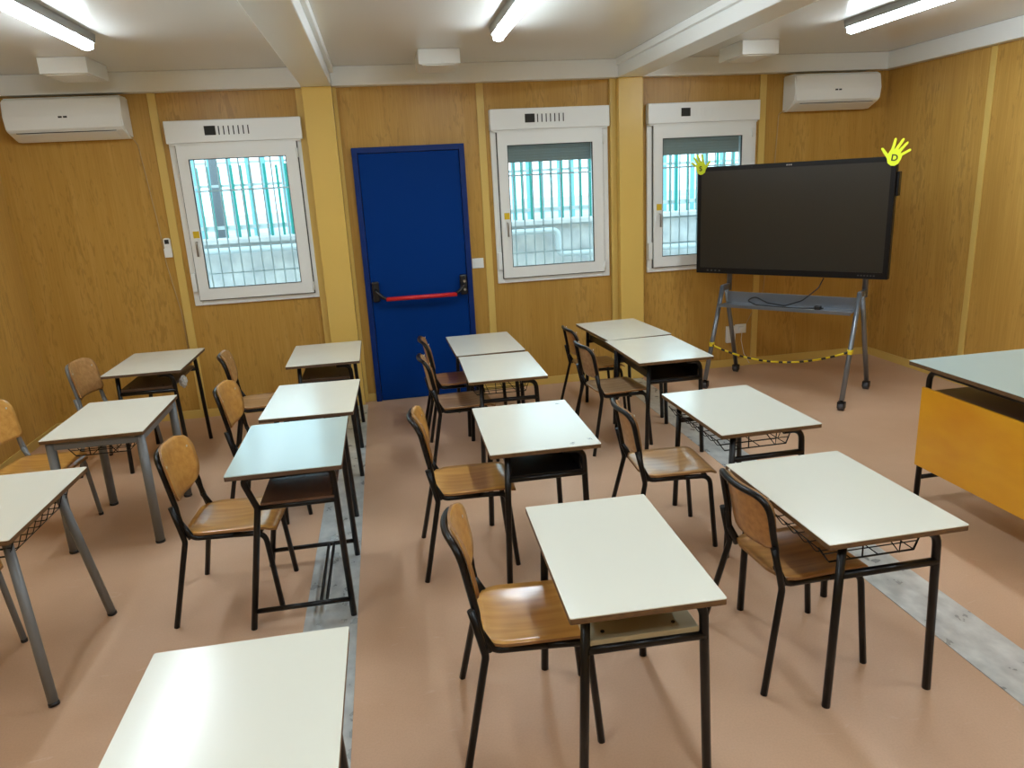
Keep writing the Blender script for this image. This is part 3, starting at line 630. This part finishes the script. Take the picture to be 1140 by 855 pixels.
def desk(x, y, rz, z, label, a=0.496, b=0.705, under='basket', frame='black', top=None, edge=None, stretch_z=None):
    t = thing('school_desk', (x, y, 0), rz, label, 'desk', 'school desks')
    th = 0.02; zt = z - th - 0.0006
    top_mesh(a, b, z, th, top or M['cream'], edge or M['edge'], t)
    mt = M['grey'] if frame.startswith('grey') else M['black']
    hy = 0.305
    if frame == 'black':
        r = 0.0142; sz = stretch_z or z - 0.145
        xl0, xr0 = -0.165, 0.178; xl, xr = -0.186, 0.199
        for s in (-1, 1):
            ys = s * hy; yt = s * (hy - .004)
            T('leg', [[(xl0, yt, zt), (xl, ys, 0.0)]], r, mt, t)
            T('leg', [[(0.085, yt, zt - r), (xr0, yt, zt - r), (xr, ys, 0.0)]], r, mt, t, rad=0.055)
            T('stretcher', [[(xl0 + .004, s * (hy - .001), sz), (xr0 + .006, s * (hy - .001), sz)]], 0.0135, mt, t)
        if under == 'basket':
            basket(t, z - 0.024, -0.235, 0.145, -0.275, 0.275, M['black'])
        elif under == 'metal_shelf':
            bm = bmesh.new(); zs = sz + .012
            box(bm, -0.155, 0.168, -hy - .004, hy + .004, zs, zs + .006, 0); box(bm, 0.162, 0.168, -hy + .012, hy - .012, zs + .006, zs + .09, 0)
            box(bm, -.155, -.149, -hy + .012, hy - .012, zs + .006, zs + .05, 0)
            o = new_obj('under_shelf', bm, M['black'], t); o['label'] = 'black metal tray under the top'
        elif under in ('wood_shelf', 'brown_shelf'):
            mm = M['beech_shelf'] if under == 'wood_shelf' else M['grey_shelf']; zs = sz + .012
            bm = bmesh.new(); box(bm, -0.165, 0.165, -hy + .0, hy - .0, zs, zs + .018, 0.002)
            o = new_obj('under_shelf', bm, mm, t)
            bm = bmesh.new()
            for px in (-.11, .10):
                for py in (-.27, .27): tube(bm, [(px, py, zs + .018), (px, py, zs + .021)], 0.006, 8)
            new_obj('screw', bm, M['slot'], o)
    elif frame == 'grey':
        r = 0.0235; xl, xr = -a / 2 + .035, a / 2 - .03; hy = b / 2 - .04
        for sx, xx in ((-1, xl), (1, xr)):
            for s in (-1, 1):
                l = T('leg', [[(xx, s * hy, zt), (xx, s * hy, 0.012)]], r, mt, t, seg=14)
                T('foot_cap', [[(xx, s * hy, 0.0), (xx, s * hy, 0.014)]], r + .0015, M['black_plastic'], l, seg=14)
        B('apron', [(xl, xr, -hy - .012, -hy + .012, zt - .045, zt), (xl, xr, hy - .012, hy + .012, zt - .045, zt), (xr - .012, xr + .012, -hy, hy, zt - .045, zt)], mt, t, bev=0.003)
        basket(t, zt - 0.02, -0.16, 0.17, -0.27, 0.27, M['black'])
    elif frame == 'grey_splay':
        r = 0.018
        for sx in (-1, 1):
            for s in (-1, 1):
                tp = Vector((sx * 0.165, s * 0.215, zt)); ft = Vector((sx * 0.262, s * 0.305 - 0.052, 0.0)); k = ft.lerp(tp, 0.02)
                l = T('leg', [[tp, k]], r, mt, t, seg=14)
                T('foot_cap', [[k, ft]], r + .0015, M['black_plastic'], l, seg=14)
        B('apron', [(-.18, .18, s * .215 - .012, s * .215 + .012, zt - .03, zt) for s in (-1, 1)], mt, t, bev=0.003)
        basket(t, zt - 0.008, -0.17, 0.21, -0.24, 0.24, M['black'])
    elif frame == 'old':
        r = 0.0135; hy = 0.285
        kz = 0.55
        for s in (-1, 1):
            yo = s * 0.275 - 0.0
            T('leg', [[(0.0, yo, zt - r), (-.178, yo, zt - r), (-.13, yo, kz), (-.218, yo, 0.0)]], r, mt, t, rad=[0.03, 0.03])
            T('leg', [[(0.001, yo, zt - r), (.183, yo, zt - r), (.20, yo, 0.0)]], r, mt, t, rad=[0.03])
            T('stretcher', [[(-.13, yo, kz), (.19, yo, kz)]], r * .85, mt, t)
            T('foot_rail', [[(-.205, yo, .082), (.198, yo, .082)]], r * .8, mt, t)
        T('foot_rail', [[(0.068, -.275, .082), (0.068, .275, .082)], [(0.093, -.275, .082), (0.093, .275, .082)]], 0.007, mt, t)
        bm = bmesh.new(); box(bm, -0.115, 0.185, -.286, .286, kz + .0122, kz + .024, 0.002); o = new_obj('under_shelf', bm, M['brown_shelf'], t); o['label'] = 'dark glossy brown shelf board'
    return t
desk(-1.645, -0.919, 0.0, 0.70, 'black-framed desk by the back wall in the far left corner, white paper under its top', under='brown_shelf', edge=M['edge_dark'])
desk(-1.561, -2.069, 0.009, 0.643, 'grey four-legged desk between two grey chairs and the honey chair, left side', frame='grey')
desk(-1.619, -3.339, -0.006, 0.674, 'desk with splayed grey legs cut by the left edge of the photo', frame='grey_splay')
desk(-0.488, -0.901, 0.004, 0.652, 'black-framed desk before the yellow column, left of the blue door', under='brown_shelf', edge=M['edge_dark'])
desk(-0.484, -2.050, -0.030, 0.635, 'black-framed desk touching the bluish tall desk from behind', under='metal_shelf', edge=M['edge_dark'])
desk(-0.478, -3.100, 0.0, 0.72, 'tall old desk with foot rails and bluish reflecting top, honey chair at its left', a=0.455, b=0.665, frame='old', top=M['reflect_tint'], edge=M['edge_dark'])
desk(-0.438, -4.833, -0.004, 0.6485, 'nearest desk at the bottom left, only its large cream top in view', under='basket')
desk(0.672, -0.890, 0.022, 0.622, 'desk right in front of the blue door, back one of a joined pair', under='basket')
desk(0.686, -1.615, -0.015, 0.6137, 'desk with wire basket, front one of the joined pair near the blue door', under='basket')
dJ = desk(0.616, -2.9855, -0.011, 0.652, 'middle desk with black metal tray and ink marks on its top corners', under='metal_shelf')
desk(0.627, -4.238, -0.026, 0.644, 'front centre desk with cream under-shelf, honey chair at its left', a=0.444, b=0.72, under='wood_shelf')
desk(1.740, -0.948, 0.073, 0.654, 'desk against the right yellow column, back one of a joined pair', under='metal_shelf')
desk(1.7405, -1.690, 0.009, 0.6555, 'desk with black tray, front one of the joined pair left of the screen stand', under='metal_shelf')
desk(1.652, -3.016, 0.016, 0.639, 'desk with black wire basket between the screen stand and the front right desk', under='basket')
desk(1.520, -4.049, 0.009, 0.6415, 'front right desk over the metal floor strip, dark-framed chair tucked in at its left', under='basket')

M['pencil'] = mat('blue_grey_pencil', srgb(120, 130, 150), 0.7)
bm = bmesh.new()
for cx_, cy_ in ((0.19, 0.29), (0.215, -0.28), (0.13, -0.315)):
    for k in range(4):
        a_ = random.uniform(0, PI); l_ = random.uniform(.006, .014); q_ = Vector((cx_ + random.uniform(-.008, .008), cy_ + random.uniform(-.01, .01), 0.6523))
        tube(bm, [q_ - Vector((math.cos(a_), math.sin(a_), 0)) * l_, q_ + Vector((math.cos(a_), math.sin(a_), 0)) * l_], 0.0007, 4)
new_obj('pencil_marks', bm, M['pencil'], dJ)['kind'] = 'stuff'
# ------------------------------------------------------------------ chairs
def curved_plate(bm, outline_fn, nx, nz, th, surf, mi=0, mi_side=1):
    """outline_fn(i,j)->(u,v) grid in plate plane; surf(u,v,w)->3D"""
    A = [[bm.verts.new(surf(*outline_fn(i, j), 0)) for j in range(nz + 1)] for i in range(nx + 1)]
    Bv = [[bm.verts.new(surf(*outline_fn(i, j), th)) for j in range(nz + 1)] for i in range(nx + 1)]
    for i in range(nx):
        for j in range(nz):
            for G in (A, Bv):
                f = bm.faces.new((G[i][j], G[i + 1][j], G[i + 1][j + 1], G[i][j + 1])); f.smooth = True; f.material_index = mi
    for i in range(nx):
        for j in (0, nz):
            f = bm.faces.new((A[i][j], A[i + 1][j], Bv[i + 1][j], Bv[i][j])); f.material_index = mi_side
    for j in range(nz):
        for i in (0, nx):
            f = bm.faces.new((A[i][j], A[i][j + 1], Bv[i][j + 1], Bv[i][j])); f.material_index = mi_side
SZ = 0.405   # seat height
def make_chair(arch, frame_mat, wood, grey=False):
    t = thing('school_chair')
    r = 0.0122 if not grey else 0.0135
    zr = SZ - 0.026                       # seat rail centre
    top_z = 0.712 if arch else 0.742
    # seat: rounded rear corners, waterfall front edge, slight dish
    x0, x1, hw = -0.185, 0.195, 0.178
    def out(i, j):
        u = x0 + (x1 - x0) * i / 18; k = j / 12 * 2 - 1
        d0, d1 = u - x0, x1 - u; rr, rf = 0.085, 0.035
        w_ = hw - 0.008 * (u - x0) / (x1 - x0)
        if d0 < rr: w_ -= rr - math.sqrt(max(0, rr * rr - (rr - d0) ** 2))
        if d1 < rf: w_ -= rf - math.sqrt(max(0, rf * rf - (rf - d1) ** 2))
        return (u, k * w_)
    def surf(u, v, w_):
        z = SZ - 0.012 * max(0, 1 - ((u + .03) / 0.14) ** 2) * max(0, 1 - (v / .17) ** 2)
        e = max(0, u - (x1 - 0.055)); z -= e * e * 8.5
        e2 = max(0, (x0 + .05) - u); z += e2 * e2 * 3
        return Vector((u, v, z - w_))
    bm = bmesh.new(); curved_plate(bm, out, 18, 12, 0.010, surf)
    seat = new_obj('seat', bm, [wood, M['edge_ply']], t)
    # backrest
    zb0, zb1, bw = (0.50, 0.716, 0.158) if arch else (0.525, 0.766, 0.182)
    def lean(z): return -0.178 - 0.062 * max(0, (z - 0.42)) / 0.34 - 0.0 * z
    def outb(i, j):
        v = zb0 + (zb1 - zb0) * j / 14; k = i / 14 * 2 - 1
        rt = 0.07 if arch else 0.09; rb = 0.04 if arch else (0.02 if grey else 0.10); d1, d0 = zb1 - v, v - zb0; w_ = bw - 0.012 * (zb1 - v) / (zb1 - zb0)
        if d1 < rt: w_ -= rt - math.sqrt(max(0, rt * rt - (rt - d1) ** 2))
        if d0 < rb: w_ -= rb - math.sqrt(max(0, rb * rb - (rb - d0) ** 2))
        return (k * w_, v)
    def surfb(u, v, w_):
        return Vector((lean(v) + 0.0008 + r - 0.034 * (1 - (u / 0.152) ** 2) * (1 if abs(u) < .152 else .6) + (0.034 if not arch else 0.030) * 0 + w_, u, v))
    bm = bmesh.new(); curved_plate(bm, outb, 14, 14, 0.009, surfb)
    back = new_obj('backrest', bm, [wood, M['edge_ply']], t)
    for s in (-1, 1):
        p = surfb(s * .135, 0.70, 0.009)
        T('rivet', [[p, p + Vector((0.003, 0, 0))]], 0.006, M['rivet'], back, seg=8)
    # one bent tube per side: upright, seat rail, front leg
    uy = 0.158 if not arch else 0.162; ry = 0.160
    up = lambda s: [(lean(top_z), s * uy, top_z), (lean(0.56), s * uy, 0.56), (-0.188, s * (uy + .004), 0.45), (-0.158, s * ry, zr + .0)]
    if True:
        p0 = up(-1); p1 = up(1)
        pts = list(reversed(p0)); pts[-1] = (lean(top_z) , -uy, top_z); pts += [(lean(top_z), uy, top_z)] + p1[1:]
        # outward bow of the arch to follow the backrest curve
        bm = bmesh.new(); path = rounded_path(pts, [0.05, 0.2, 0.075, 0.075, 0.2, 0.05], 8)
        # refine straight top run
        fine = []
        for a_, b_ in zip(path, path[1:]):
            nseg = max(1, int((b_ - a_).length / 0.03)); fine += [a_.lerp(b_, k / nseg) for k in range(nseg)]
        fine.append(path[-1])
        fine = [Vector((lean(p.z) - 0.038 * (1 - (p.y / uy) ** 2), p.y, p.z)) if p.z > 0.5 else p for p in fine]
        tube(bm, fine, r, 8); new_obj('back_frame', bm, frame_mat, t)
    else:
        for s in (-1, 1): T('back_frame', [up(s)], r, frame_mat, t, seg=8, rad=[0.2, 0.05])
    for s in (-1, 1):
        T('seat_rail', [[(-0.19, s * uy, 0.455), (-0.150, s * ry, zr), (0.02, s * ry, zr - .002)]], r, frame_mat, t, seg=8, rad=[0.045])
        l = T('leg', [[(0.019, s * ry, zr - .002), (0.150, s * ry, zr - .006), (0.183, s * 0.171, 0.0)]], r, frame_mat, t, seg=8, rad=[0.05])
        l2 = T('leg', [[(-0.212, s * (uy + r * 1.3), 0.535), (-0.190, s * (uy + r * 1.7), 0.44), (-0.176, s * (ry + r * 1.8), 0.375), (-0.257, s * 0.229, 0.0)]], r, frame_mat, t, seg=8, rad=[0.1, 0.05])
        if grey:
            for q, ll in (((0.183, s * .171), l), ((-0.257, s * .229), l2)): T('foot_cap', [[(q[0], q[1], 0), (q[0] - (.001 if ll is l else -.003), q[1], 0.014)]], r + .0012, M['black_plastic'], ll, seg=8)
    T('cross_tube', [[(0.13, -ry, zr - .004), (0.13, ry, zr - .004)], [(-0.12, -ry, zr - .001), (-0.12, ry, zr - .001)]], r * .8, frame_mat, t, seg=8)
    return t
CH = [
 ('honey chair at the front centre desk, nearest the camera', 0.378, -4.153, -0.07, 'post', 'honey', 0),
 ('black-framed chair half tucked under the middle desk with the black tray', 0.315, -2.958, -0.02, 'post', 'honey', 0),
 ('honey chair at the tall old desk with foot rails', -0.763, -3.065, -0.06, 'post', 'honey', 0),
 ('brown chair tucked under the front right desk, back turned to the camera', 1.41, -4.014, 0.044, 'arch', 'brown', 0),
 ('chair with shiny scuffed seat facing the desk with the wire basket, middle right', 1.295, -3.032, -0.05, 'arch', 'tan', 0),
 ('nearer of the two chairs at the joined desks before the right yellow column', 1.48, -1.613, 0.087, 'arch', 'pale', 0),
 ('farther of the two chairs at the joined desks before the right yellow column', 1.57, -0.84, 0.053, 'arch', 'brown', 0),
 ('nearer of the two chairs at the pair of desks before the blue door', 0.42, -1.595, 0.06, 'arch', 'pale', 0),
 ('farther chair at the desks before the blue door, against the door', 0.456, -1.009, 0.031, 'arch', 'brown', 0),
 ('chair behind the honey chair, at the desk touching the bluish one', -0.73, -2.07, -0.06, 'post', 'honey', 0),
 ('chair at the desk before the left yellow column, under the left window', -0.90, -1.122, 0.12, 'post', 'tan', 0),
 ('grey-framed chair between the far left black desk and the left wall', -1.90, -1.02, -0.12, 'post', 'tan', 1),
 ('grey-framed chair pushed under the splay-legged desk, only a leg in view', -1.835, -3.38, 0.0, 'post', 'honey', 1),
 ('grey-framed chair at the left edge, behind the grey desk', -1.99, -2.04, -0.1, 'post', 'honey', 1),
]
protos = {}
for lab, x, y, rz, kind, wood, grey in CH:
    key = (kind, wood, grey)
    if key not in protos: protos[key] = o = make_chair(kind == 'arch', M['grey'] if grey else M['black'], M[wood], bool(grey))
    else: o = copy_tree(protos[key])
    o.location = (x, y, 0); o.rotation_euler = (0, 0, rz); tag(o, lab, 'chair', 'school chairs')
    if grey: o.scale = (0.94, 0.94, 1.0)
    if lab.startswith('farther of'): o.scale = (0.95, 0.95, 0.94)   # a smaller chair

# paper stuffed in the far left desk
bm = bmesh.new(); bmesh.ops.create_icosphere(bm, subdivisions=3, radius=0.04)
for v in bm.verts: v.co = Vector((v.co.x * .62, v.co.y * 1.1, v.co.z * 1.05)) * (1 + random.uniform(-.16, .16))
o = new_obj('crumpled_paper', bm, M['paper']); o.location = (-1.459, -1.03, 0.562); tag(o, 'crumpled white paper hanging off the shelf edge of the far left desk', 'paper')

# ------------------------------------------------------------------ teacher's desk
td = thing('teacher_desk', (3.09, -3.60, 0), 0, "teacher's desk with pale top tinted green for reflected light and orange wooden front at the right edge", 'desk')
HX, HY, TZ = 0.40, 0.70, 0.76
bm = bmesh.new()
prism(bm, rrect(-HX, HX, -HY, HY, 0.01, 3), lambda u, v, s: Vector((u, v, TZ - .022 + s)), 0.019, mi=1)
prism(bm, rrect(-HX, HX, -HY, HY, 0.01, 3), lambda u, v, s: Vector((u, v, TZ - .003 + s)), 0.003, mi=0)
new_obj('tabletop', bm, [M['reflect_tint'], M['edge']], td)
r = 0.015; lx = -0.345
for s in (-1, 1):
    # each side frame: two legs joined by a bent top tube along the front edge
    T('leg', [[(lx, 0, TZ - .024 - r), (lx, s * 0.60, TZ - .024 - r), (lx, s * 0.612, 0.0)]], r, M['black'], td, rad=0.06)
    T('leg', [[(0.345, 0, TZ - .024 - r), (0.345, s * 0.60, TZ - .024 - r), (0.345, s * 0.612, 0.0)]], r, M['black'], td, rad=0.06)
    T('side_rail', [[(lx, s * .612, .12), (.345, s * .612, .12)]], 0.012, M['black'], td)
B('modesty_panel', [(lx - .0335, lx - .0155, -0.625, 0.61, 0.20, 0.635)], M['orange'], td, bev=0.003)
M['dark_board'] = mat('dark_brown_shelf_board', srgb(74, 50, 44), 0.35)
B('shelf_board', [(lx + .0155, 0.32, -0.59, 0.59, 0.60, 0.615)], M['dark_board'], td)
